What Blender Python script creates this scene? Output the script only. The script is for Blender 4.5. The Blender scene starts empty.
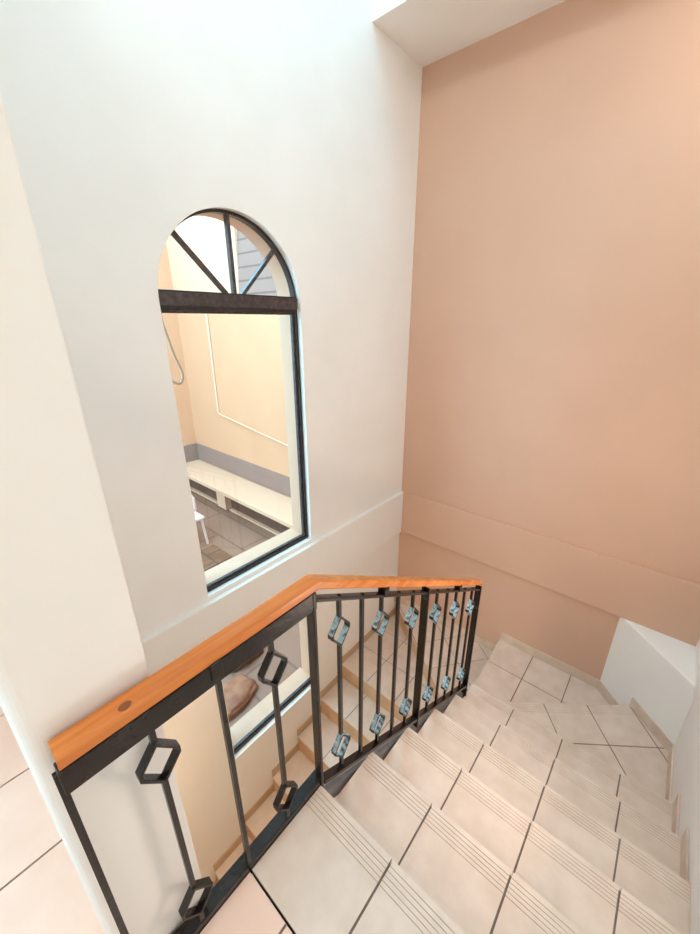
import bpy, bmesh, math, random
from mathutils import Vector, Matrix, noise
random.seed(7)
S = bpy.context.scene
COL = S.collection

# ------------------------------------------------------------------ dimensions (metres)
RISE, GO = 0.1725, 0.2935
EYE = 1.5
WX = -1.855            # window wall
PY = 2.94              # pink wall
RX = 0.48              # right wall
N1 = 0.573             # first nosing
RAILX = -0.64
FX = -0.63             # open edge of the upper floor and of the upper flight
SL = 0.58              # slope of the railing
KY = 0.585             # where the railing bends down
L = lambda k: -RISE * k

# ------------------------------------------------------------------ materials
def new_mat(name):
    m = bpy.data.materials.new(name); m.use_nodes = True
    nt = m.node_tree; nt.nodes.clear()
    out = nt.nodes.new('ShaderNodeOutputMaterial')
    b = nt.nodes.new('ShaderNodeBsdfPrincipled')
    nt.links.new(b.outputs[0], out.inputs[0])
    return m, nt, b

def mat(name, c1, c2=None, scale=6, rough=0.5, bump=0.0, bscale=60, metallic=0, detail=4, spec=0.5, stretch=None, fac=(0.35, 0.65), rot=None):
    m, nt, b = new_mat(name)
    b.inputs['Roughness'].default_value = rough
    b.inputs['Metallic'].default_value = metallic
    b.inputs['Specular IOR Level'].default_value = spec
    tc = nt.nodes.new('ShaderNodeTexCoord')
    mp = nt.nodes.new('ShaderNodeMapping')
    if stretch: mp.inputs['Scale'].default_value = stretch
    if rot: mp.inputs['Rotation'].default_value = rot
    nt.links.new(tc.outputs['Object'], mp.inputs[0])
    if c2 is None:
        b.inputs['Base Color'].default_value = (*c1, 1)
    else:
        n = nt.nodes.new('ShaderNodeTexNoise')
        n.inputs['Scale'].default_value = scale; n.inputs['Detail'].default_value = detail
        nt.links.new(mp.outputs[0], n.inputs['Vector'])
        r = nt.nodes.new('ShaderNodeValToRGB')
        r.color_ramp.elements[0].position = fac[0]; r.color_ramp.elements[1].position = fac[1]
        r.color_ramp.elements[0].color = (*c1, 1); r.color_ramp.elements[1].color = (*c2, 1)
        nt.links.new(n.outputs[0], r.inputs[0]); nt.links.new(r.outputs[0], b.inputs['Base Color'])
    if bump:
        n2 = nt.nodes.new('ShaderNodeTexNoise'); n2.inputs['Scale'].default_value = bscale; n2.inputs['Detail'].default_value = 3
        nt.links.new(mp.outputs[0], n2.inputs['Vector'])
        bp = nt.nodes.new('ShaderNodeBump'); bp.inputs['Strength'].default_value = bump; bp.inputs['Distance'].default_value = 0.01
        nt.links.new(n2.outputs[0], bp.inputs['Height']); nt.links.new(bp.outputs[0], b.inputs['Normal'])
    return m

M = {}
M['white'] = mat('white wall paint', (.84, .815, .775), (.87, .845, .805), 3, .55, .02, 25)
M['pink'] = mat('dusty pink wall paint', (.62, .39, .275), (.645, .407, .289), 2.5, .5, .03, 20)
M['ceiling'] = mat('ceiling paint', (.80, .77, .73), None, rough=.7)
M['tile'] = mat('beige stair tile', (.655, .515, .415), (.735, .595, .495), 11, .38, .02, 60, detail=8)
M['tile_pink'] = mat('pinkish floor tile', (.84, .575, .455), (.90, .645, .525), 5, .32, .02, 60, detail=8)
M['groove'] = mat('tile groove', (.50, .385, .305), None, rough=.8)  # darker than the tile: dirt, with groove shade put into the colour
M['grout'] = mat('dark grout', (.17, .125, .10), (.22, .165, .13), 30, .9)
M['tan'] = mat('tan riser tile', (.50, .315, .175), (.60, .40, .24), 8, .42, .02, 50, detail=8)
M['skirt'] = mat('beige skirting tile', (.58, .44, .34), (.68, .54, .43), 9, .4, detail=8)
M['skirt_tan'] = mat('tan skirting tile', (.46, .31, .19), (.54, .37, .235), 9, .42, detail=8)
M['steel'] = mat('black painted steel', (.006, .0055, .0065), (.02, .016, .016), 28, .26, .10, 110, spec=.38)
M['steel_gray'] = mat('grey painted steel', (.10, .10, .105), (.15, .15, .155), 20, .4, .05, 80)
M['ring_reflection'] = mat('mottled pale blue sky reflection painted on black steel', (.07, .10, .12), (.40, .56, .64), 60, .22, .12, 130, detail=5, fac=(.36, .56))  # blue sky reflection put into the colour of the sloping rail's rings
M['frame_black'] = mat('black window frame', (.012, .011, .012), (.03, .026, .026), 30, .35, .05, 80)
M['frame_brown'] = mat('brown black frame', (.035, .025, .026), (.085, .06, .06), 40, .4, .1, 90)
M['wood'] = mat('orange varnished wood', (.50, .135, .02), (.71, .245, .055), 5, .22, .01, 40, stretch=(9, .55, 9), detail=6, fac=(.3, .7))
M['knot'] = mat('wood knot', (.22, .06, .012), None, rough=.3)
M['cream'] = mat('cream outside wall', (.615, .285, .15), (.635, .298, .158), 3, .7, .05, 30)
M['cream_pale'] = mat('pale cream render', (.66, .36, .225), None, rough=.7)
M['reveal'] = mat('pale window sill paint', (.63, .36, .235), None, rough=.5)
M['gray_paint'] = mat('grey painted band', (.26, .14, .106), (.285, .158, .118), 6, .7)
M['dark'] = mat('dark brown gap fill', (.10, .04, .022), (.15, .06, .035), 12, .6)
M['white_plastic'] = mat('white garden plastic', (.62, .40, .32), None, rough=.35)
M['hose'] = mat('pale hose rubber', (.42, .24, .15), None, rough=.5)
M['rock'] = mat('brown rock', (.045, .012, .003), (.14, .042, .012), 9, .75, .5, 25, detail=8)
M['rock_pale'] = mat('pale brown rock', (.22, .072, .032), (.37, .138, .07), 14, .75, .4, 40, detail=8)
M['lamp'] = mat('fill lamp metal', (.75, .75, .75), None, rough=.4)

# paved ground: long narrow boards of stone
def brick_mat(name, c1, c2, mortar, w, h, rough=.6, msize=.02, rot=0, swap=None):
    m, nt, b = new_mat(name)
    b.inputs['Roughness'].default_value = rough
    tc = nt.nodes.new('ShaderNodeTexCoord'); mp = nt.nodes.new('ShaderNodeMapping')
    mp.inputs['Rotation'].default_value = swap or (0, 0, rot)
    br = nt.nodes.new('ShaderNodeTexBrick')
    br.inputs['Color1'].default_value = (*c1, 1); br.inputs['Color2'].default_value = (*c2, 1); br.inputs['Mortar'].default_value = (*mortar, 1)
    br.inputs['Scale'].default_value = 1; br.inputs['Brick Width'].default_value = w; br.inputs['Row Height'].default_value = h
    br.inputs['Mortar Size'].default_value = msize; br.inputs['Mortar Smooth'].default_value = .1
    nt.links.new(tc.outputs['Object'], mp.inputs[0]); nt.links.new(mp.outputs[0], br.inputs['Vector'])
    nt.links.new(br.outputs['Color'], b.inputs['Base Color'])
    return m
M['paving'] = brick_mat('grey brown paving', (.26, .116, .07), (.285, .129, .08), (.165, .072, .043), 1.2, .42, .55, .012)
M['paving_tan'] = brick_mat('tan brick edging', (.21, .08, .035), (.18, .068, .03), (.11, .045, .022), .4, .3, .6, .015)
M['shingle'] = brick_mat('grey roof shingle', (.26, .14, .108), (.285, .152, .118), (.15, .076, .058), 30, .17, .7, .012, swap=(math.radians(-90), 0, 0))

def glass_mat():
    m = bpy.data.materials.new('window glass'); m.use_nodes = True
    nt = m.node_tree; nt.nodes.clear()
    out = nt.nodes.new('ShaderNodeOutputMaterial')
    tr = nt.nodes.new('ShaderNodeBsdfTransparent'); tr.inputs[0].default_value = (.97, .98, .97, 1)
    gl = nt.nodes.new('ShaderNodeBsdfGlossy'); gl.inputs['Roughness'].default_value = .0
    fr = nt.nodes.new('ShaderNodeFresnel'); fr.inputs[0].default_value = 1.45
    mx = nt.nodes.new('ShaderNodeMixShader')
    ge = nt.nodes.new('ShaderNodeNewGeometry'); iv = nt.nodes.new('ShaderNodeMath'); iv.operation = 'SUBTRACT'; iv.inputs[0].default_value = 1
    mu = nt.nodes.new('ShaderNodeMath'); mu.operation = 'MULTIPLY'
    nt.links.new(ge.outputs['Backfacing'], iv.inputs[1]); nt.links.new(iv.outputs[0], mu.inputs[0]); nt.links.new(fr.outputs[0], mu.inputs[1])
    nt.links.new(mu.outputs[0], mx.inputs[0]); nt.links.new(tr.outputs[0], mx.inputs[1]); nt.links.new(gl.outputs[0], mx.inputs[2])
    nt.links.new(mx.outputs[0], out.inputs[0])
    return m
M['glass'] = glass_mat()
def emit_mat(name, c, s):
    m = bpy.data.materials.new(name); m.use_nodes = True
    nt = m.node_tree; nt.nodes.clear()
    out = nt.nodes.new('ShaderNodeOutputMaterial'); e = nt.nodes.new('ShaderNodeEmission')
    e.inputs[0].default_value = (*c, 1); e.inputs[1].default_value = s
    nt.links.new(e.outputs[0], out.inputs[0]); return m
M['fill_lamp_glow'] = emit_mat('fill lamp diffuser', (1, .95, .88), 4)  # glow shared by the added fill lamps

# ------------------------------------------------------------------ mesh builder
class MB:
    def __init__(s): s.v = []; s.f = []; s.mi = []; s.mats = []
    def _m(s, m):
        if m not in s.mats: s.mats.append(m)
        return s.mats.index(m)
    def add(s, vs, fs, m):
        o = len(s.v); k = s._m(m)
        s.v += [tuple(p) for p in vs]
        for f in fs: s.f.append([o + i for i in f]); s.mi.append(k)
        return s
    def box(s, a, b, m):
        x0, y0, z0 = a; x1, y1, z1 = b
        vs = [(x0, y0, z0), (x1, y0, z0), (x1, y1, z0), (x0, y1, z0), (x0, y0, z1), (x1, y0, z1), (x1, y1, z1), (x0, y1, z1)]
        return s.add(vs, [(0, 3, 2, 1), (4, 5, 6, 7), (0, 1, 5, 4), (1, 2, 6, 5), (2, 3, 7, 6), (3, 0, 4, 7)], m)
    def prism(s, poly, a, b, m, axis='z'):
        # polygon extruded along an axis; (u,v) are the two other axes in x,y,z order
        def P(u, v, w):
            return (u, v, w) if axis == 'z' else ((u, w, v) if axis == 'y' else (w, u, v))
        n = len(poly)
        vs = [P(u, v, a) for u, v in poly] + [P(u, v, b) for u, v in poly]
        fs = [tuple(range(n - 1, -1, -1)), tuple(range(n, 2 * n))] + [(i, (i + 1) % n, n + (i + 1) % n, n + i) for i in range(n)]
        return s.add(vs, fs, m)
    def sweep(s, path, prof, m):
        # profile (dx,dz) kept upright along a path in a plane of constant x
        n = len(prof); vs = []; fs = []
        for p in path: vs += [(p[0] + dx, p[1], p[2] + dz) for dx, dz in prof]
        for k in range(len(path) - 1):
            for i in range(n):
                j = (i + 1) % n
                fs.append((k * n + i, k * n + j, (k + 1) * n + j, (k + 1) * n + i))
        fs.append(tuple(range(n - 1, -1, -1))); e = (len(path) - 1) * n
        fs.append(tuple(range(e, e + n)))
        return s.add(vs, fs, m)
    def tube(s, pts, r, m, n=8, up=None):
        pts = [Vector(p) for p in pts]; vs = []; fs = []
        for i, p in enumerate(pts):
            d = (pts[min(i + 1, len(pts) - 1)] - pts[max(i - 1, 0)]).normalized()
            a = d.cross(Vector((0, 0, 1)) if abs(d.z) < .9 else Vector((1, 0, 0))).normalized(); b = d.cross(a)
            for k in range(n):
                t = 2 * math.pi * k / n; vs.append(p + a * (r * math.cos(t)) + b * (r * math.sin(t)))
        for i in range(len(pts) - 1):
            for k in range(n):
                j = (k + 1) % n; fs.append((i * n + k, i * n + j, (i + 1) * n + j, (i + 1) * n + k))
        fs.append(tuple(range(n))); e = (len(pts) - 1) * n; fs.append(tuple(range(e + n - 1, e - 1, -1)))
        return s.add(vs, fs, m)
    def build(s, name, parent=None, origin=None, bevel=0, smooth=False):
        """vertices are given in world space; the object sits at `origin`"""
        po = Vector((0, 0, 0)); q = parent
        while q: po += q.location; q = q.parent
        o0 = Vector(origin) if origin is not None else po.copy()
        me = bpy.data.meshes.new(name)
        me.from_pydata([Vector(p) - o0 for p in s.v], [], s.f)
        for m in s.mats: me.materials.append(M[m])
        for p, k in zip(me.polygons, s.mi): p.material_index = k
        bm = bmesh.new(); bm.from_mesh(me)
        bmesh.ops.recalc_face_normals(bm, faces=bm.faces)
        bm.to_mesh(me); bm.free()
        if smooth:
            for p in me.polygons: p.use_smooth = True
        o = bpy.data.objects.new(name, me); COL.objects.link(o)
        o.location = o0 - po
        o.parent = parent
        if bevel:
            bv = o.modifiers.new('bevel', 'BEVEL'); bv.width = bevel; bv.segments = 2; bv.limit_method = 'ANGLE'; bv.angle_limit = math.radians(40)
        return o

def structure(o, label, cat):
    o['kind'] = 'structure'; o['label'] = label; o['category'] = cat; return o
def empty(name, loc):
    o = bpy.data.objects.new(name, None); COL.objects.link(o); o.location = loc; o.empty_display_size = .1; return o
def tag(o, label, cat, group=None):
    o['label'] = label; o['category'] = cat
    if group: o['group'] = group
    return o

# ------------------------------------------------------------------ tiling
def clip(poly, a, b):
    """keep the part of poly on the left of line a->b"""
    out = []; n = len(poly)
    side = lambda p: (b[0] - a[0]) * (p[1] - a[1]) - (b[1] - a[1]) * (p[0] - a[0])
    for i in range(n):
        p, q = poly[i], poly[(i + 1) % n]; sp, sq = side(p), side(q)
        if sp >= 0: out.append(p)
        if (sp > 1e-12 and sq < -1e-12) or (sp < -1e-12 and sq > 1e-12):
            t = sp / (sp - sq); out.append((p[0] + t * (q[0] - p[0]), p[1] + t * (q[1] - p[1])))
    return out
def area(p):
    return .5 * sum(p[i][0] * p[(i + 1) % len(p)][1] - p[(i + 1) % len(p)][0] * p[i][1] for i in range(len(p)))
def ccw(p): return p if area(p) > 0 else p[::-1]
GW = .0068
def tiles(mb, poly, z, org, ang, us, vs, m='tile', nose=None, thick=.012, grooved=True):
    """tile pieces clipped to a convex polygon, with grout below; us / vs = joint positions in the rotated frame.
       nose = (p, q): grooved edge"""
    poly = ccw(poly); c, s_ = math.cos(ang), math.sin(ang)
    W = lambda u, v: (org[0] + c * u - s_ * v, org[1] + s_ * u + c * v)
    us = [-9] + list(us) + [9]; vs = [-9] + list(vs) + [9]; g = GW / 2
    gp = poly
    if nose:
        p, q = nose
        d = Vector((q[0] - p[0], q[1] - p[1])).normalized(); nrm = Vector((-d.y, d.x))
        cen = Vector((sum(a for a, _ in poly) / len(poly), sum(b for _, b in poly) / len(poly)))
        if (cen - Vector(p)).dot(nrm) < 0: d = -d; nrm = Vector((-d.y, d.x))
        def line(off):
            a = Vector(p) + nrm * off - d * 9; return a, a + d * 18
        gp = clip(poly, *line(.012))
    mb.prism(gp, z - .03, z - .0035, 'grout')
    if not grooved: nose = None
    for i in range(len(us) - 1):
        for j in range(len(vs) - 1):
            u0, u1, v0, v1 = us[i] + g, us[i + 1] - g, vs[j] + g, vs[j + 1] - g
            cell = [W(u0, v0), W(u1, v0), W(u1, v1), W(u0, v1)]
            pc = poly
            for k in range(4):
                pc = clip(pc, cell[k], cell[(k + 1) % 4])
                if len(pc) < 3: break
            if len(pc) < 3 or abs(area(pc)) < 1e-5: continue
            if not nose:
                mb.prism(pc, z - thick, z, m); continue
            edges = [0, .0145]
            bands = [(0, .0165), (.0187, .0297), (.0319, .0429), (.0451, .0561), (.0583, .0693), (.0715, 18)]
            for b0, b1 in bands:
                a1, a2 = line(b0); e1, e2 = line(b1)
                pb = clip(pc, a1, a2)
                if len(pb) >= 3 and b1 < 10: pb = clip(pb, e2, e1)
                if len(pb) >= 3 and abs(area(pb)) > 1e-6: mb.prism(pb, z - thick, z, m)
            e1, e2 = line(.072); pg = clip(pc, e2, e1)
            if len(pg) >= 3 and abs(area(pg)) > 1e-6: mb.prism(pg, z - thick, z - .0018, 'groove')

# ------------------------------------------------------------------ room shell
WT = .2                                     # thickness of the window wall
OX = WX - WT
HY0, HY1 = .855, 1.706                      # window opening
HC, HR = (HY0 + HY1) / 2, (HY1 - HY0) / 2
HZ = 2.016 - HR                             # springing of the arch
UZ0 = -.03                                  # sill of the arched window
LZ0, LZ1 = -1.50, -.62                      # lower window
ZT = 4.4; ZB = -2.7; YB = -1.7
ARC = [(HC - HR * math.cos(math.pi * i / 40), HZ + HR * math.sin(math.pi * i / 40)) for i in range(41)]
CY0, CY1, CZ0, CZ1 = -1.5, -.6, .5, 1.75       # corridor window in the same wall
w = MB()
def wp(poly): w.prism(poly, OX, WX, 'white', 'x')
wp([(YB - .1, ZB), (CY0, ZB), (CY0, ZT), (YB - .1, ZT)])
wp([(CY0, ZB), (CY1, ZB), (CY1, CZ0), (CY0, CZ0)])
wp([(CY0, CZ1), (CY1, CZ1), (CY1, ZT), (CY0, ZT)])
wp([(CY1, ZB), (HY0, ZB), (HY0, ZT), (CY1, ZT)])
wp([(HY1, ZB), (PY + .12, ZB), (PY + .12, ZT), (HY1, ZT)])
wp([(HY0, ZB), (HY1, ZB), (HY1, LZ0), (HY0, LZ0)])
wp([(HY0, LZ1), (HY1, LZ1), (HY1, UZ0), (HY0, UZ0)])
for i in range(40):
    a, b = ARC[i], ARC[i + 1]
    wp([a, b, (b[0], ZT), (a[0], ZT)])
structure(w.build('wall_left'), 'white stairwell wall holding the arched window and the window below it', 'wall')
w = MB().box((WX, PY, ZB), (RX + .12, PY + .12, ZT), 'pink')
structure(w.build('wall_far'), 'dusty pink wall at the far end of the stairwell', 'wall')
w = MB().box((RX, YB - .1, ZB), (RX + .12, PY, ZT), 'white')
structure(w.build('wall_right'), 'white wall along the right side of the upper stair flight', 'wall')
# short diagonal wall across the far right corner, with its flat top
w = MB().prism([(.045, PY), (RX, 2.512), (RX, PY)], ZB, -.485, 'white')
structure(w.build('wall_corner', bevel=.006), 'low white diagonal wall across the corner between pink wall and stairs', 'wall')
# end wall of the stairwell by the railing (rounded outer corner)
PX, P0, P1 = -.68, -.035, .170
r = .035
pl = [(WX, P0), (PX - r, P0)] + [(PX - r + r * math.sin(t), P0 + r - r * math.cos(t)) for t in [math.pi / 2 * i / 8 for i in range(1, 9)]]
r2 = .004
pl += [(PX - r2 + r2 * math.cos(t), P1 - r2 + r2 * math.sin(t)) for t in [math.pi / 2 * i / 4 for i in range(5)]] + [(WX, P1)]
w = MB().prism(pl, -.45, 3.14, 'white')
structure(w.build('wall_near'), 'cream wall end beside the railing with a rounded white corner', 'wall')
# back wall
w = MB()
BX0, BX1, BZ0, BZ1 = -1.74, -.98, .5, 1.95
for a, b in (((OX, ZB), (BX0, 3.14)), ((BX1, ZB), (RX + .12, 3.14)), ((BX0, ZB), (BX1, BZ0)), ((BX0, BZ1), (BX1, 3.14))):
    w.box((a[0], YB - .1, a[1]), (b[0], YB, b[1]), 'white')
structure(w.build('wall_back'), 'white wall behind the upper landing', 'wall')
# ceilings, soffit, roof light
CY = -.6
w = MB().box((WX, YB, 3.14), (RX, CY, 3.24), 'ceiling')
structure(w.build('ceiling'), 'flat white ceiling over the upper landing', 'ceiling')
w = MB().box((WX, 2.371, 3.14), (RX, PY, ZT), 'white')
structure(w.build('ceiling_soffit'), 'white box soffit along the top of the pink wall', 'ceiling')
SX0, SX1, SY0, SY1 = -1.45, -.3, .95, 2.25       # skylight opening
w = MB()
for a, b in (((WX, CY), (SX0, 2.371)), ((SX1, CY), (RX, 2.371)), ((SX0, CY), (SX1, SY0)), ((SX0, SY1), (SX1, 2.371))):
    w.box((a[0], a[1], ZT - .1), (b[0], b[1], ZT), 'ceiling')
structure(w.build('ceiling_shaft'), 'white ceiling of the light shaft around the skylight', 'ceiling')
KX0, KX1, KZ0, KZ1 = -1.6, .3, 3.75, 4.22       # high window facing the pink wall
w = MB()
for a, b in (((WX, 3.24), (KX0, ZT - .1)), ((KX1, 3.24), (RX, ZT - .1)), ((KX0, 3.24), (KX1, KZ0)), ((KX0, KZ1), (KX1, ZT - .1))):
    w.box((a[0], CY - .1, a[1]), (b[0], CY, b[1]), 'white')
structure(w.build('wall_shaft'), 'white upper wall of the light shaft holding the high window', 'wall')
# floor slabs
w = MB()
xs = [-.47 - .333 * k for k in range(-3, 5)][::-1]
ys = [-.053 - .333 * k for k in range(0, 5)][::-1]
tiles(w, [(FX, YB), (RX, YB), (RX, .279), (FX, .279)], 0, (0, 0), 0, xs, ys, 'tile_pink')
tiles(w, [(WX, YB), (FX - .0005, YB), (FX - .0005, P0 + .0), (WX, P0 + .0)], 0, (0, 0), 0, xs, ys[:-1], 'tile_pink')
tiles(w, [(FX, .279 + GW), (RX, .279 + GW), (RX, N1), (FX, N1)], 0, (0, 0), 0, [-.33, -.03, .27], [], 'tile', nose=((FX, N1), (RX, N1)))
w.box((FX + .004, YB, -.4), (RX, N1 - .01, -.03), 'white')
w.box((WX, YB, -.4), (FX + .004, P0, -.03), 'white')
structure(w.build('floor'), 'pinkish tiled upper landing with a beige grooved edge tile', 'floor')
LOW = L(15)
w = MB(); tiles(w, [(WX, YB), (RX, YB), (RX, PY), (WX, PY)], LOW, (0, 0), 0, [WX + .3 * k for k in range(1, 8)], [PY - .3 * k for k in range(1, 16)][::-1])
structure(w.build('floor_lower'), 'beige tiled floor at the foot of the lower flight', 'floor')

# shallow projecting bands at floor level
b = MB().box((WX, P1, -.5), (WX + .036, PY, -.06), 'white')
structure(b.build('trim_1', bevel=.003), 'white projecting band under the arched window', 'trim')
b = MB().box((WX + .036, PY - .03, -.485), (RX, PY, -.05), 'pink')
structure(b.build('trim_2', bevel=.003), 'pink projecting band across the pink wall', 'trim')
b = MB().box((RX - .018, N1, -.5), (RX, PY - .03, -.05), 'white')
structure(b.build('trim_3', bevel=.003), 'white projecting band on the right wall above the stairs', 'trim')

# ------------------------------------------------------------------ staircase
SX = WX + .01                                   # inner face of the skirting on the window wall
A6 = math.atan2(.610, .792)
A8 = math.atan2(.782, .623)
stair = empty('staircase', (0, N1, 0))
tag(stair, 'beige tiled staircase turning down around the black railing', 'staircase')
def step(poly, k, org, ang, us, vs, nose, riser_joints=(), grooved=True):
    """one step: tiled tread and, under its front edge, a tiled riser down to the next level"""
    t = MB(); tiles(t, poly, L(k), org, ang, us, vs, 'tile', nose, grooved=grooved)
    o = t.build('step', stair)
    p, q = Vector(nose[0]), Vector(nose[1])
    d = (q - p).normalized(); n = Vector((-d.y, d.x))
    cen = Vector((sum(a for a, _ in poly) / len(poly), sum(c for _, c in poly) / len(poly)))
    if (cen - p).dot(n) < 0: n = -n
    rp = MB(); off = .004; z1 = L(k) - .012; z0 = L(k + 1)
    cuts = [0] + list(riser_joints) + [(q - p).length]
    for a, c in zip(cuts[:-1], cuts[1:]):
        a2 = a + (.0015 if a > 0 else 0); c2 = c - .0015
        u, v = p + d * a2 + n * off, p + d * c2 + n * off
        rp.prism([tuple(u), tuple(v), tuple(v + n * .012), tuple(u + n * .012)], z0, z1, 'tan')
    u, v = p + n * (off + .003), q + n * (off + .003)
    rp.prism([tuple(u), tuple(v), tuple(v + n * .02), tuple(u + n * .02)], z0, z1, 'grout')
    rp.build('riser', o)
    return o
UJ = [-.345, -.055, .24]
# riser under the landing edge
rp = MB().box((FX, N1 - .016, L(1)), (RX - .01, N1 - .004, -.013), 'tan'); rp.build('riser', stair)
for k in range(1, 6):
    y0, y1 = N1 + GO * (k - 1) - .012, N1 + GO * k
    step([(FX, y0), (RX - .001, y0), (RX - .001, y1), (FX, y1)], k, (0, 0), 0, UJ, [], ((FX, y1), (RX - .001, y1)))
N6 = N1 + 5 * GO
BLK = lambda t: (.055 + (.48 - .055) * t, 2.93 + (2.512 - 2.93) * t)       # foot of the diagonal wall
CUT = (.2475, 2.741)
# quarter landing with diagonal tiles
u0 = .009 * math.cos(A6) + 2.547 * math.sin(A6)
v0 = -.015 * math.sin(A6) + 2.2 * math.cos(A6)
step([(-.63, N6 - .012), (RX - .001, N6 - .012), (RX - .001, 2.512), CUT, (-.63, 2.043)], 6, (0, 0), A6, [u0 + .3 * k for k in range(-4, 4)], [v0 - .3, v0, v0 + .3],
     ((-.63, 2.043), CUT))
# second winder against the pink wall
step([(-.63, 2.035), (.245, 2.735), (.048, PY - .012), (-.73, PY - .012), (-.69, 2.035)], 7, (0, 0), 0, [-.73, -.435, -.14, .155], [2.63 - .59, 2.63 - .295, 2.63],
     ((-.73, PY - .012), (-.69, 2.035)), grooved=False)
# third winder in the far left corner
n9a, n9b = (SX, 2.905), (-.69, 2.035)
u8 = -1.019 * math.cos(A8) + 2.649 * math.sin(A8); v8 = 1.106 * math.sin(A8) + 2.397 * math.cos(A8)
step([(SX, PY - .012), n9a, n9b, (-.722, PY - .012)], 8, (0, 0), A8, [u8 + .29 * k for k in range(-3, 4)], [v8 - .59, v8 - .295, v8, v8 + .295, v8 + .59], (n9a, n9b), riser_joints=(.25, .55, .85, 1.15), grooved=False)
LJ = [-1.55, -1.25, -.95]
IN = -.685
NA = 2.02
step([(SX, 2.915), (SX, NA), (IN, NA), (IN, 2.04)], 9, (0, 0), 0, LJ, [2.33, 2.63], ((SX, NA), (IN, NA)), riser_joints=(.10, .30, .60, .90), grooved=False)
for k in range(10, 15):
    y0 = NA - .2935 * (k - 9); y1 = y0 + .2935 + .012
    step([(SX, y0), (IN, y0), (IN, y1), (SX, y1)], k, (0, 0), 0, LJ, [], ((SX, y0), (IN, y0)), riser_joints=(.10, .30, .60, .90), grooved=False)
# plaster body of the upper flight, steel stringer on its open side
prof = [(N1 - .01, -.03)]
for k in range(1, 6):
    prof += [(N1 + GO * (k - 1) - .006, L(k) - .03), (N1 + GO * k - .01, L(k) - .03)]
prof += [(N6 - .006, L(6) - .03), (N6 + .0, L(6) - .2), (N1 - .01, -.4)]
body = MB()
for k in range(1, 6):
    y0, y1 = N1 + GO * (k - 1) - .008, N1 + GO * k - .01
    zb0, zb1 = L(k) - .16, L(k) - .16 - RISE
    body.prism([(y0, L(k) - .03), (y1, L(k) - .03), (y1, zb1), (y0, zb0)], FX + .004, RX - .011, 'white', 'x')
body.build('flight_body', stair)
body = MB()
for poly, k in (([(-.62, N6), (RX - .011, N6), (RX - .011, 2.50), (.24, 2.70), (-.62, 2.03)], 6), ([(-.62, 2.035), (.24, 2.71), (.05, PY - .02), (-.72, PY - .02), (-.68, 2.035)], 7),
                ([(SX, PY - .02), (SX, 2.92), (-.68, 2.05), (-.73, PY - .02)], 8), ([(SX, 2.9), (SX, NA + .02), (IN, NA + .02), (IN, 2.05)], 9)):
    body.prism(poly, L(k) - .19, L(k) - .03, 'white')
for k in range(10, 15):
    y0 = NA - .2935 * (k - 9)
    body.box((SX, y0 + .02, max(L(k) - .3, LOW)), (IN, y0 + .29, L(k) - .03), 'white')
body.build('flight_body', stair)
st = MB().sweep([(-.650, .61, -.128), (-.650, 2.0, -.128 - SL * 1.39)], [(-.010, -.036), (.010, -.036), (.010, .036), (-.010, .036)], 'steel_gray')
st.build('stringer', stair)

# ------------------------------------------------------------------ skirting
def skirt_run(mb, a, b, z, m='skirt', h=.08, t=.010, inward=None):
    a, b = Vector(a), Vector(b); d = (b - a).normalized(); n = Vector((-d.y, d.x))
    if inward is not None and n.dot(Vector(inward)) < 0: n = -n
    mb.prism([tuple(a), tuple(b), tuple(b + n * t), tuple(a + n * t)], z, z + h, m)
sk = MB()
for k in range(1, 7):
    y0 = N1 + GO * (k - 1) - .004; y1 = N1 + GO * k - .002 if k < 6 else 2.508
    z = L(k); sk.prism([(y0, z), (y1, z), (y1, z + .085), (y0, z + .085)], RX - .011, RX, 'skirt', 'x')
structure(sk.build('baseboard_right', bevel=.002), 'beige tile skirting stepping down the right wall', 'skirting')
sk = MB()
inn = (-1, -1)
skirt_run(sk, (.2475 - .002, 2.741 + .003), (RX, 2.512), L(6), inward=inn)
skirt_run(sk, (.05, 2.934), (.2475, 2.741), L(7), inward=inn)
structure(sk.build('baseboard_corner', bevel=.002), 'beige tile skirting along the low diagonal wall', 'skirting')
sk = MB()
for a, c in ((.06, -.14), (-.142, -.435), (-.437, -.73)): skirt_run(sk, (a, PY), (c, PY), L(7), inward=(0, -1), t=.012)
skirt_run(sk, (-.73, PY), (SX, PY), L(8), inward=(0, -1), t=.012)
structure(sk.build('baseboard_far', bevel=.002), 'beige tile skirting along the foot of the pink wall', 'skirting')
sk = MB()
skirt_run(sk, (WX, PY), (WX, 2.89), L(8), 'skirt_tan', inward=(1, 0))
skirt_run(sk, (WX, 2.92), (WX, NA + .002), L(9), 'skirt_tan', inward=(1, 0))
for k in range(10, 15):
    y0 = NA - .2935 * (k - 9); skirt_run(sk, (WX, y0 + .2935 + .002), (WX, y0 + .002), L(k), 'skirt_tan', inward=(1, 0))
skirt_run(sk, (WX, NA - .2935 * 5), (WX, YB), LOW, 'skirt_tan', inward=(1, 0))
structure(sk.build('baseboard_left', bevel=.002), 'tan tile skirting stepping down the white window wall', 'skirting')

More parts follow.
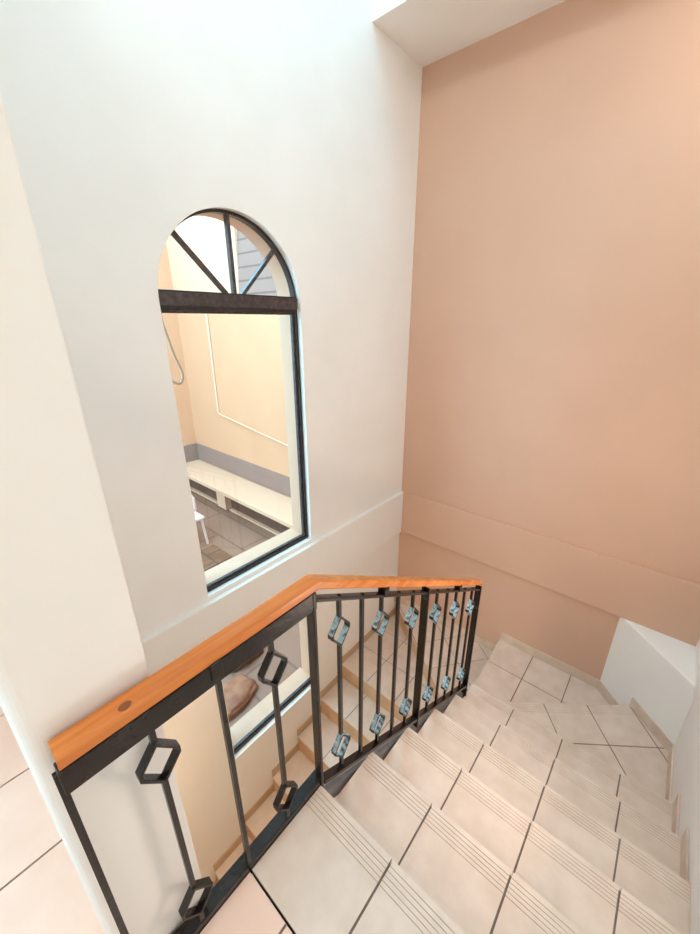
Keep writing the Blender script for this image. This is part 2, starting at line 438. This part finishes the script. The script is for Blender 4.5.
# ------------------------------------------------------------------ windows
def ring(mb, pts_out, pts_in, x0, x1, m, closed=True):
    n = len(pts_out); rng = range(n if closed else n - 1)
    vs = [(x0, *p) for p in pts_out] + [(x0, *p) for p in pts_in] + [(x1, *p) for p in pts_out] + [(x1, *p) for p in pts_in]
    fs = []
    for i in rng:
        j = (i + 1) % n
        fs += [(i, j, n + j, n + i), (2 * n + i, 3 * n + i, 3 * n + j, 2 * n + j), (i, 2 * n + i, 2 * n + j, j), (n + i, n + j, 3 * n + j, 3 * n + i)]
    mb.add(vs, fs, m)
FRX1 = WX - .033; FRX0 = FRX1 - .035
def rect(y0, z0, y1, z1): return [(y0, z0), (y1, z0), (y1, z1), (y0, z1)]
def window_box(name, y0, y1, z0, z1, label):
    wn = empty(name, (FRX0, (y0 + y1) / 2, z0)); structure(wn, label, 'window')
    return wn
# arched window
w1 = window_box('window_1', HY0, HY1, UZ0, HZ + HR, 'tall arched window with black frame and fanlight in the white wall')
TZ0, TZ1 = 1.574, 1.642
f = MB(); ft = .02
ring(f, rect(HY0 - .02, UZ0 + .001, HY1 - .001, TZ0), rect(HY0 - .001, UZ0 + ft, HY1 - ft, TZ0 - ft), FRX0, FRX1, 'frame_black')
ring(f, rect(HY0 - .001, UZ0 + ft, HY1 - ft, TZ0 - ft), rect(HY0 + .008, UZ0 + ft + .014, HY1 - ft - .014, TZ0 - ft - .012), FRX0 + .002, FRX1 - .012, 'frame_brown')
f.build('window_frame', w1)
f = MB(); aa = ARC[2:-2]
ring(f, [(HC - .008 - (HR + .007) * math.cos(math.pi * i / 40), HZ + (HR - .001) * math.sin(math.pi * i / 40)) for i in range(41)],
     [(HC - .008 - (HR - .008) * math.cos(math.pi * i / 40), HZ + (HR - .016) * math.sin(math.pi * i / 40)) for i in range(41)], FRX0, FRX1, 'frame_black', False)
f.build('arch_frame', w1)
f = MB().box((FRX0, HY0 + .001, TZ0), (FRX1 + .008, HY1 - .001, TZ1 - .008), 'frame_brown').box((FRX0, HY0 + .001, TZ1 - .008), (FRX1 + .002, HY1 - .001, TZ1), 'frame_black')
f.build('transom', w1, bevel=.002)
for k, ang in enumerate((45, 90, 135)):
    t = math.radians(ang); c_, s_ = math.cos(t), math.sin(t)
    a0, a1 = .045, HR - .006
    hub = (HC, HZ + .0)
    pts = [(hub[0] + c_ * a + s_ * o, hub[1] + s_ * a - c_ * o) for a, o in ((a0, -.009), (a1, -.009), (a1, .009), (a0, .009))]
    MB().prism(pts, FRX0 + .004, FRX1 - .002, 'frame_brown', 'x').build('glazing_bar', w1, bevel=.002)
g = MB().box((FRX0 + .010, HY0, UZ0 + ft), (FRX0 + .014, HY1 - ft, TZ0 - ft + .001), 'glass'); g.build('pane', w1)
g = MB().prism([(HC - (HR - .015) * math.cos(math.pi * i / 40), HZ + (HR - .015) * math.sin(math.pi * i / 40)) for i in range(41)], FRX0 + .010, FRX0 + .014, 'glass', 'x'); g.build('fanlight_pane', w1)
# lower window
w2 = window_box('window_2', HY0, HY1, LZ0, LZ1, 'black framed window low in the white wall beside the lower flight')
f = MB(); ring(f, rect(HY0 - .02, LZ0 + .001, HY1 - .001, LZ1 - .001), rect(HY0 - .001, LZ0 + .022, HY1 - ft, LZ1 - ft), FRX0, FRX1, 'frame_black')
ring(f, rect(HY0 - .001, LZ0 + .022, HY1 - ft, LZ1 - ft), rect(HY0 + .007, LZ0 + .038, HY1 - ft - .012, LZ1 - ft - .012), FRX0 + .002, FRX1 - .012, 'frame_brown')
f.build('window_frame', w2)
MB().box((FRX0 + .010, HY0, LZ0 + .022), (FRX0 + .014, HY1 - ft, LZ1 - ft), 'glass').build('pane', w2)
# pale outside sills and jambs
s_ = MB()
for z in (UZ0, LZ0):
    s_.box((OX - .03, HY0, z), (FRX0, HY1, z + .006), 'reveal')
for z0, z1 in ((UZ0, HZ), (LZ0, LZ1)):
    s_.box((OX, HY1 - .005, z0 + .006), (FRX0, HY1, z1), 'reveal').box((OX, HY0, z0 + .006), (FRX0, HY0 + .005, z1), 'reveal')
s_.box((OX, HY0 + .005, LZ1 - .005), (FRX0, HY1 - .005, LZ1), 'reveal')
cs = lambda i, R_: (HC - R_ * math.cos(math.pi * i / 40), HZ + R_ * math.sin(math.pi * i / 40))
ring(s_, [cs(i, HR) for i in range(41)], [cs(i, HR - .005) for i in range(41)], OX, FRX0, 'reveal', False)
structure(s_.build('trim_4'), 'pale painted outside sills and jambs of the two black framed windows', 'trim')
# high window of the shaft, skylight and unseen window added behind the landing for more daylight
def frame_y(name, x0, x1, z0, z1, y, label, bars=1):
    wn = empty(name, ((x0 + x1) / 2, y, z0)); structure(wn, label, 'window')
    f = MB()
    f.box((x0, y - .03, z0), (x1, y + .03, z0 + .04), 'frame_black').box((x0, y - .03, z1 - .04), (x1, y + .03, z1), 'frame_black')
    for i in range(bars + 2):
        x = x0 + .02 + (x1 - x0 - .04) * i / (bars + 1); f.box((x - .02, y - .03, z0 + .04), (x + .02, y + .03, z1 - .04), 'frame_black')
    f.build('window_frame', wn); MB().box((x0 + .02, y - .003, z0 + .02), (x1 - .02, y + .003, z1 - .02), 'glass').build('pane', wn)
frame_y('window_6', BX0, BX1, BZ0, BZ1, YB - .05, 'added unseen window in the end wall of the upper corridor', 0)
frame_y('window_3', KX0, KX1, KZ0, KZ1, CY - .05, 'high horizontal window at the top of the light shaft', 0)
wn = empty('window_4', (WX - .05, (CY0 + CY1) / 2, CZ0)); structure(wn, 'window in the white wall beside the upper corridor', 'window')
f = MB(); ring(f, rect(CY0, CZ0, CY1, CZ1), rect(CY0 + .03, CZ0 + .03, CY1 - .03, CZ1 - .03), WX - .07, WX - .035, 'frame_black')
f.build('window_frame', wn); MB().box((WX - .055, CY0 + .02, CZ0 + .02), (WX - .05, CY1 - .02, CZ1 - .02), 'glass').build('pane', wn)
wn = empty('window_5', ((SX0 + SX1) / 2, (SY0 + SY1) / 2, ZT - .06)); structure(wn, 'skylight in the roof of the light shaft', 'window')
f = MB()
f.box((SX0, SY0, ZT - .08), (SX1, SY0 + .04, ZT - .02), 'frame_black').box((SX0, SY1 - .04, ZT - .08), (SX1, SY1, ZT - .02), 'frame_black')
f.box((SX0, SY0 + .04, ZT - .08), (SX0 + .04, SY1 - .04, ZT - .02), 'frame_black').box((SX1 - .04, SY0 + .04, ZT - .08), (SX1, SY1 - .04, ZT - .02), 'frame_black')
f.build('window_frame', wn); MB().box((SX0 + .02, SY0 + .02, ZT - .055), (SX1 - .02, SY1 - .02, ZT - .049), 'glass').build('pane', wn)

# ------------------------------------------------------------------ railing
rail = empty('stair_railing', (RAILX, 0, 0))
tag(rail, 'black iron railing with diamond balusters and orange wooden handrail', 'railing')
YE = 1.927
drop = lambda y: -SL * max(0, y - KY)
# wooden handrail
wz = .829; hw = .0245; hh = .0165
pr = []
for cx, cz, a0 in ((hw - .012, hh - .012, 0), (-hw + .012, hh - .012, 90), (-hw + .006, -hh + .006, 180), (hw - .006, -hh + .006, 270)):
    rr = .012 if cz > 0 else .006
    for i in range(5):
        t = math.radians(a0 + 22.5 * i); pr.append((cx + rr * math.cos(t), cz + rr * math.sin(t)))
HX = RAILX - .010
h = MB().sweep([(HX, -.002, wz), (HX, KY + .012, wz), (HX, 1.93, wz + drop(1.93)), (HX, 1.945, wz + drop(1.945))], pr, 'wood')
# round the lower end a little
n = len(pr)
for i in range(3 * n, 4 * n):
    x, y, z = h.v[i]; c0 = wz + drop(1.945); h.v[i] = (HX + (x - HX) * .8, y, c0 + (z - c0) * .8)
hr = h.build('handrail', rail)
k_ = MB()
k_.prism([(HX + .012 + .008 * math.cos(t), .108 + .012 * math.sin(t)) for t in [2 * math.pi * i / 12 for i in range(12)]], wz + hh - .004, wz + hh + .0006, 'knot')
kn = k_.build('wood_knot', hr)
# steel bars under the wood and along the floor
def bar(z, half_w, hgt, y0, y1, name, xc=RAILX):
    path = [(xc, y0, z)] + ([(xc, KY, z)] if y0 < KY < y1 else []) + [(xc, y1, z + drop(y1))]
    return MB().sweep(path, [(-half_w, 0), (half_w, 0), (half_w, hgt), (-half_w, hgt)], 'steel').build(name, rail, bevel=.002)
bar(.754, .0135, .0575, -.006, KY + .002, 'top_bar')
bar(.775, .0145, .013, KY + .002, YE, 'top_bar')
bar(-.028, .020, .052, .0, KY + .002, 'bottom_bar', RAILX - .012)
bar(-.012, .0155, .020, KY + .002, YE, 'bottom_bar')
# posts
def post(y, zt, zb, half, name='newel_post'):
    return MB().box((RAILX - half, y - .0055, zb), (RAILX + half, y + .0055, zt), 'steel').build(name, rail, bevel=.002)
post(KY - .008, .812, -.03, .0155)
post(KY + .1127 * 6 - .012, wz - hh + drop(KY + .1127 * 6), -.05 + drop(KY + .1127 * 6), .0185)
post(YE - .012, wz - hh + drop(YE), L(5) - .05, .0185)
MB().box((RAILX - .006, -.012, -.03), (RAILX + .006, .0, .80), 'steel').build('end_bar', rail)
# brackets carrying the wooden rail
for y in (.28, KY + .1127 * 3, KY + .1127 * 9):
    MB().box((RAILX - .013, y - .014, .79 + drop(y) - (.02 if y < KY else 0)), (RAILX + .0195, y + .014, wz - hh + drop(y) + .004), 'steel').build('bracket', rail, bevel=.002)
# balusters
BR = .006
def straight(y):
    return MB().box((RAILX - BR, y - BR, .0 + drop(y)), (RAILX + BR, y + BR, .79 + drop(y)), 'steel').build('baluster', rail, origin=(RAILX, y, drop(y)))
def diamond_bars(top_z, bot_z):
    mb = MB()
    mb.box((-BR, -BR, top_z + .058), (BR, BR, .79), 'steel')
    mb.box((-BR, -BR, bot_z + .058), (BR, BR, top_z - .058), 'steel')
    mb.box((-BR, -BR, 0), (BR, BR, bot_z - .058), 'steel')
    return mb
def diamond(cz, m='steel'):
    mb = MB(); W_, H_ = .042, .062; t = .0068
    outp = [(0, cz + H_), (W_, cz + .008), (W_, cz - .008), (0, cz - H_), (-W_, cz - .008), (-W_, cz + .008)]
    k = lambda p: (p[0] * (1 - t / W_ * 1.15), cz + (p[1] - cz) * (1 - t / H_ * 1.7))
    ring(mb, outp, [k(p) for p in outp], -.0105, .0105, 'steel')
    if m != 'steel':                       # sky reflection painted on the four slanted sides
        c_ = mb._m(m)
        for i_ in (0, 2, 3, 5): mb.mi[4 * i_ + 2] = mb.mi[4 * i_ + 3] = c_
    return mb
protos = {}
def diamond_baluster(y, m='steel'):
    first = protos.get(m)
    if first is None:
        o = diamond_bars(.655, .125).build('baluster', rail, origin=(0, 0, 0))
        o.location = (0, y, drop(y))
        for cz in (.655, .125):
            d = diamond(cz, m).build('diamond_ring', None, origin=(0, 0, 0), bevel=.0015); d.parent = o; d.location = (0, 0, 0)
            if m != 'steel': d['label'] = 'diamond ring with pale blue sky reflection painted on its faces'
        protos[m] = o; return o
    o = first.copy(); COL.objects.link(o); o.parent = rail; o.location = (0, y, drop(y))
    for ch in [c for c in bpy.data.objects if c.parent == first]:
        c = ch.copy(); COL.objects.link(c); c.parent = o
    return o
for y in (.433, .137): diamond_baluster(y)
straight(.285)
for k in (1, 3, 5, 7, 9, 11): diamond_baluster(KY + .1127 * k - .008, 'ring_reflection')
for k in (2, 4, 8, 10): straight(KY + .1127 * k - .008)

# ------------------------------------------------------------------ courtyard outside the windows
GZ = -1.5; CW = 3.5; CX = -7.0
w = MB().box((CX - .3, -4, GZ - .1), (OX, CW + 1, GZ), 'paving')
structure(w.build('floor_courtyard'), 'grey brown paved courtyard outside the windows', 'floor')
w = MB().box((CX - .3, CW, GZ), (OX, CW + .2, 1.80), 'cream').box((CX - .3, CW, 1.80), (-5.06, CW + .3, 5.0), 'cream_pale')
w.box((CX, CW - .012, -1.05), (OX, CW, -.72), 'gray_paint')
structure(w.build('wall_courtyard'), 'cream courtyard wall with a grey painted band seen through the window', 'wall')
w = MB().box((CX - .3, -4, GZ), (CX, CW, 3.4), 'cream').box((CX, -4, -1.05), (CX + .012, CW - .012, -.72), 'gray_paint')
structure(w.build('wall_court_side'), 'cream side wall of the courtyard with the same grey band', 'wall')
# shingled roof slope above the cream wall
w = MB(); rs = [(0, 0, 0)]
rf = MB().prism([(CW - .03, 1.80), (CW + .25, 4.9), (CW + .35, 4.9), (CW + .07, 1.80)], -5.06, OX - .0, 'shingle', 'x')
tag(rf.build('roof'), 'grey shingled roof slope seen through the right of the fanlight', 'roof')
# conduit
c = MB().tube([(-6.0, CW - .015, 1.78), (-6.02, CW - .015, .03), (-5.95, CW - .015, .0), (-4.26, CW - .015, -.20), (-2.4, CW - .015, -.42)], .016, 'cream_pale', 8)
tag(c.build('wall_conduit', smooth=True), 'thin cream conduit bending along the courtyard wall', 'pipe')
# bench
bn = empty('bench', (-4.6, 3.2, GZ)); tag(bn, 'long cream slab bench along the courtyard wall', 'bench')
MB().box((CX, 2.93, -1.13), (OX - .05, CW - .012, -1.06), 'cream_pale').build('seat_slab', bn, bevel=.008)
MB().box((CX, 3.08, GZ), (OX - .05, 3.13, GZ + .03), 'cream_pale').build('curb', bn)
MB().box((CX, 3.13, GZ), (OX - .05, CW - .012, -1.13), 'dark').build('base', bn)  # solid dark brown block filling the gap under the seat
MB().box((-5.62, 3.02, GZ + .03), (-5.36, 3.13, -1.13), 'cream_pale').build('support', bn)
# hose hanging outside
px = -2.5
def cat(pts, n=8):
    out = []; P = [Vector(p) for p in pts]; P = [P[0]] + P + [P[-1]]
    for i in range(1, len(P) - 2):
        for k in range(n):
            t = k / n; a, b_, c_, d = P[i - 1], P[i], P[i + 1], P[i + 2]
            out.append(.5 * ((2 * b_) + (c_ - a) * t + (2 * a - 5 * b_ + 4 * c_ - d) * t * t + (3 * b_ - a - 3 * c_ + d) * t ** 3))
    out.append(P[-2]); return out
hose_pts = [(OX - .012, 1.60, 2.16), (-2.2, 1.56, 2.14), (-2.5, 1.40, 2.11), (-2.5, 1.28, 2.04), (-2.5, 1.175, 1.90), (-2.5, 1.135, 1.70), (-2.5, 1.15, 1.50), (-2.5, 1.19, 1.31), (-2.5, 1.225, 1.19), (-2.5, 1.205, 1.13), (-2.5, 1.16, 1.14), (-2.5, 1.14, 1.17)]
hs = MB().tube(cat(hose_pts), .009, 'hose', 8).build('hose', smooth=True)
tag(hs, 'pale hose hanging in a loop outside the left side of the arched window', 'hose')
# white garden chair at the left edge of the view
def chair():
    cx, cy = -4.92, 2.08
    ch = empty('garden_chair', (cx, cy, GZ)); tag(ch, 'white curved garden chair on the paving behind the window glass', 'chair')
    s = MB(); s.box((cx - .24, cy - .22, GZ + .40), (cx + .24, cy + .22, GZ + .44), 'white_plastic'); s.build('seat', ch, bevel=.012)
    bk = MB(); n = 14
    for i in range(n):
        a0, a1 = math.radians(100 + 160 * i / n), math.radians(100 + 160 * (i + 1) / n)
        q = []
        h0 = GZ + .62 + .25 * math.sin(math.pi * i / n); h1 = GZ + .62 + .25 * math.sin(math.pi * (i + 1) / n)
        R0, R1 = .27, .245
        vs = []
        for a, hh_ in ((a0, h0), (a1, h1)):
            for R_ in (R0, R1):
                for z in (GZ + .42, hh_): vs.append((cx + R_ * math.cos(a), cy + R_ * math.sin(a) * .95, z))
        bk.add(vs, [(0, 4, 5, 1), (2, 3, 7, 6), (1, 5, 7, 3), (0, 2, 6, 4), (0, 1, 3, 2), (4, 6, 7, 5)], 'white_plastic')
    bk.build('backrest', ch)
    for dx in (-.2, .2):
        for dy in (-.18, .18):
            MB().tube([(cx + dx, cy + dy, GZ + .4), (cx + dx * 1.15, cy + dy * 1.15, GZ)], .02, 'white_plastic', 8).build('leg', ch)
chair()
e = MB().box((-4.58, .2, GZ), (-4.12, 2.32, GZ + .012), 'paving_tan')
tag(e.build('brick_path'), 'narrow tan brick strip in the courtyard paving beyond the garden chair', 'path')
# boulders outside the lower window
def boulder(name, c, sx, sy, sz, m, seed, label):
    bm = bmesh.new(); bmesh.ops.create_icosphere(bm, subdivisions=4, radius=1)
    for v in bm.verts:
        p = v.co.copy(); n1 = noise.fractal(p * 1.6 + Vector((seed, 0, 0)), 1.0, 2.0, 5)
        p *= 1 + .28 * n1
        v.co = (p.x * sx, p.y * sy, max(p.z * sz, -sz * .45))
    for f in bm.faces: f.smooth = True
    me = bpy.data.meshes.new(name); bm.to_mesh(me); bm.free(); me.materials.append(M[m])
    o = bpy.data.objects.new(name, me); COL.objects.link(o); o.location = (c[0], c[1], c[2] + sz * .45)
    tag(o, label, 'rock'); return o
boulder('boulder', (-2.28, 1.06, GZ), .15, .28, .06, 'rock_pale', 3.1, 'flat pale brown rock close outside the lower window')
boulder('boulder', (-2.60, 1.44, GZ), .13, .22, .12, 'rock', 8.7, 'dark golden brown rock beyond the flat pale rock outside the lower window')

# ------------------------------------------------------------------ fill lamp added on the landing ceiling (behind the camera)
lp = empty('ceiling_fill_lamp', (-.2, -1.1, 3.14)); tag(lp, 'round white fill lamp added over the upper landing', 'lamp')
disc = lambda R: [(-.2 + R * math.cos(2 * math.pi * i / 32), -1.1 + R * math.sin(2 * math.pi * i / 32)) for i in range(32)]
MB().prism(disc(.22), 3.09, 3.14, 'lamp').build('fill_lamp_body', lp)
MB().prism(disc(.20), 3.075, 3.09, 'fill_lamp_glow').build('diffuser', lp)

def round_fill_lamp(x, y, z, r, label):
    lp = empty('ceiling_fill_lamp', (x, y, z)); tag(lp, label, 'lamp')
    dk = lambda R: [(x + R * math.cos(2 * math.pi * i / 32), y + R * math.sin(2 * math.pi * i / 32)) for i in range(32)]
    MB().prism(dk(r), z - .02, z, 'lamp').build('fill_lamp_body', lp); MB().prism(dk(r * .9), z - .03, z - .02, 'fill_lamp_glow').build('diffuser', lp)
round_fill_lamp(.1, 2.55, 3.14, .12, 'small round fill lamp added under the soffit by the pink wall')  # unseen lamp added to brighten the winders
round_fill_lamp(-1.2, -.25, -.45, .17, 'round fill lamp added under the upper landing over the lower flight')  # unseen lamp added to brighten the lower stairwell
wl = empty('wall_fill_lamp', (RX - .02, 1.44, .16)); tag(wl, 'long white fill lamp added on the right wall above the stairs', 'lamp')  # out of view, added to brighten the lower steps and walls
MB().box((RX - .05, 1.0, .02), (RX, 1.88, .30), 'lamp').build('fill_lamp_body', wl, bevel=.01)
MB().box((RX - .07, 1.03, .04), (RX - .05, 1.85, .28), 'fill_lamp_glow').build('diffuser', wl, bevel=.01)
# ------------------------------------------------------------------ light
def area_light(name, loc, direction, sx, sy, watts, color):
    ld = bpy.data.lights.new(name, 'AREA'); ld.shape = 'RECTANGLE'; ld.size = sx; ld.size_y = sy; ld.energy = watts; ld.color = color
    o = bpy.data.objects.new(name, ld); COL.objects.link(o); o.location = loc
    o.rotation_euler = Vector(direction).to_track_quat('-Z', 'Y').to_euler(); return o
area_light('daylight_high_window', ((KX0 + KX1) / 2, CY + .02, (KZ0 + KZ1) / 2), (0, 1, -.25), KX1 - KX0 - .1, KZ1 - KZ0 - .08, 17, (1.000, 0.882, 0.765))
area_light('landing_fill_light', (-.2, -1.1, 3.06), (.05, .35, -1), .4, .4, 17.5, (1.000, 0.720, 0.549))  # added fill over the landing
area_light('lower_fill_light', (-1.2, -.25, -.5), (0, .5, -1), .3, .3, 20, (1.000, 0.735, 0.460))  # added fill for the lower flight
area_light('soffit_fill_light', (.1, 2.55, 3.10), (0, 0, -1), .2, .2, 3.5, (1.000, 0.857, 0.714))  # added fill from the soffit
area_light('wall_fill_light', (RX - .08, 1.44, .16), (-1, .25, .5), .8, .24, 18, (1.000, 0.763, 0.637))  # added fill from the right wall
wd = bpy.data.worlds.new('sky'); S.world = wd; wd.use_nodes = True
nt = wd.node_tree; bg = nt.nodes['Background']
bg.inputs[0].default_value = (.375, .735, .98, 1); bg.inputs[1].default_value = 7.8
# ------------------------------------------------------------------ camera
cam = bpy.data.cameras.new('camera'); cam.sensor_fit = 'HORIZONTAL'; cam.sensor_width = 36
cam.lens = 36 * 381.64 / 700; cam.clip_start = .02
co = bpy.data.objects.new('camera', cam); COL.objects.link(co); S.camera = co
p, ro, ya = math.radians(20.7976), math.radians(.194), math.radians(40.682)
fw = Vector((-math.sin(ya) * math.cos(p), math.cos(ya) * math.cos(p), -math.sin(p)))
rt = Vector((math.cos(ya), math.sin(ya), 0)); dn = fw.cross(rt)
r2_ = math.cos(ro) * rt + math.sin(ro) * dn; d2 = -math.sin(ro) * rt + math.cos(ro) * dn
m3 = Matrix((r2_, -d2, -fw)).transposed()
co.matrix_world = Matrix.Translation((0, 0, EYE)) @ m3.to_4x4()
S.view_settings.view_transform = 'Standard'; S.view_settings.look = 'None'; S.view_settings.gamma = 1
S.view_settings.use_curve_mapping = False
S.view_settings.exposure = 0.25
S.cycles.max_bounces = 10; S.cycles.diffuse_bounces = 6; S.cycles.transparent_max_bounces = 12
S.cycles.caustics_reflective = False; S.cycles.caustics_refractive = False
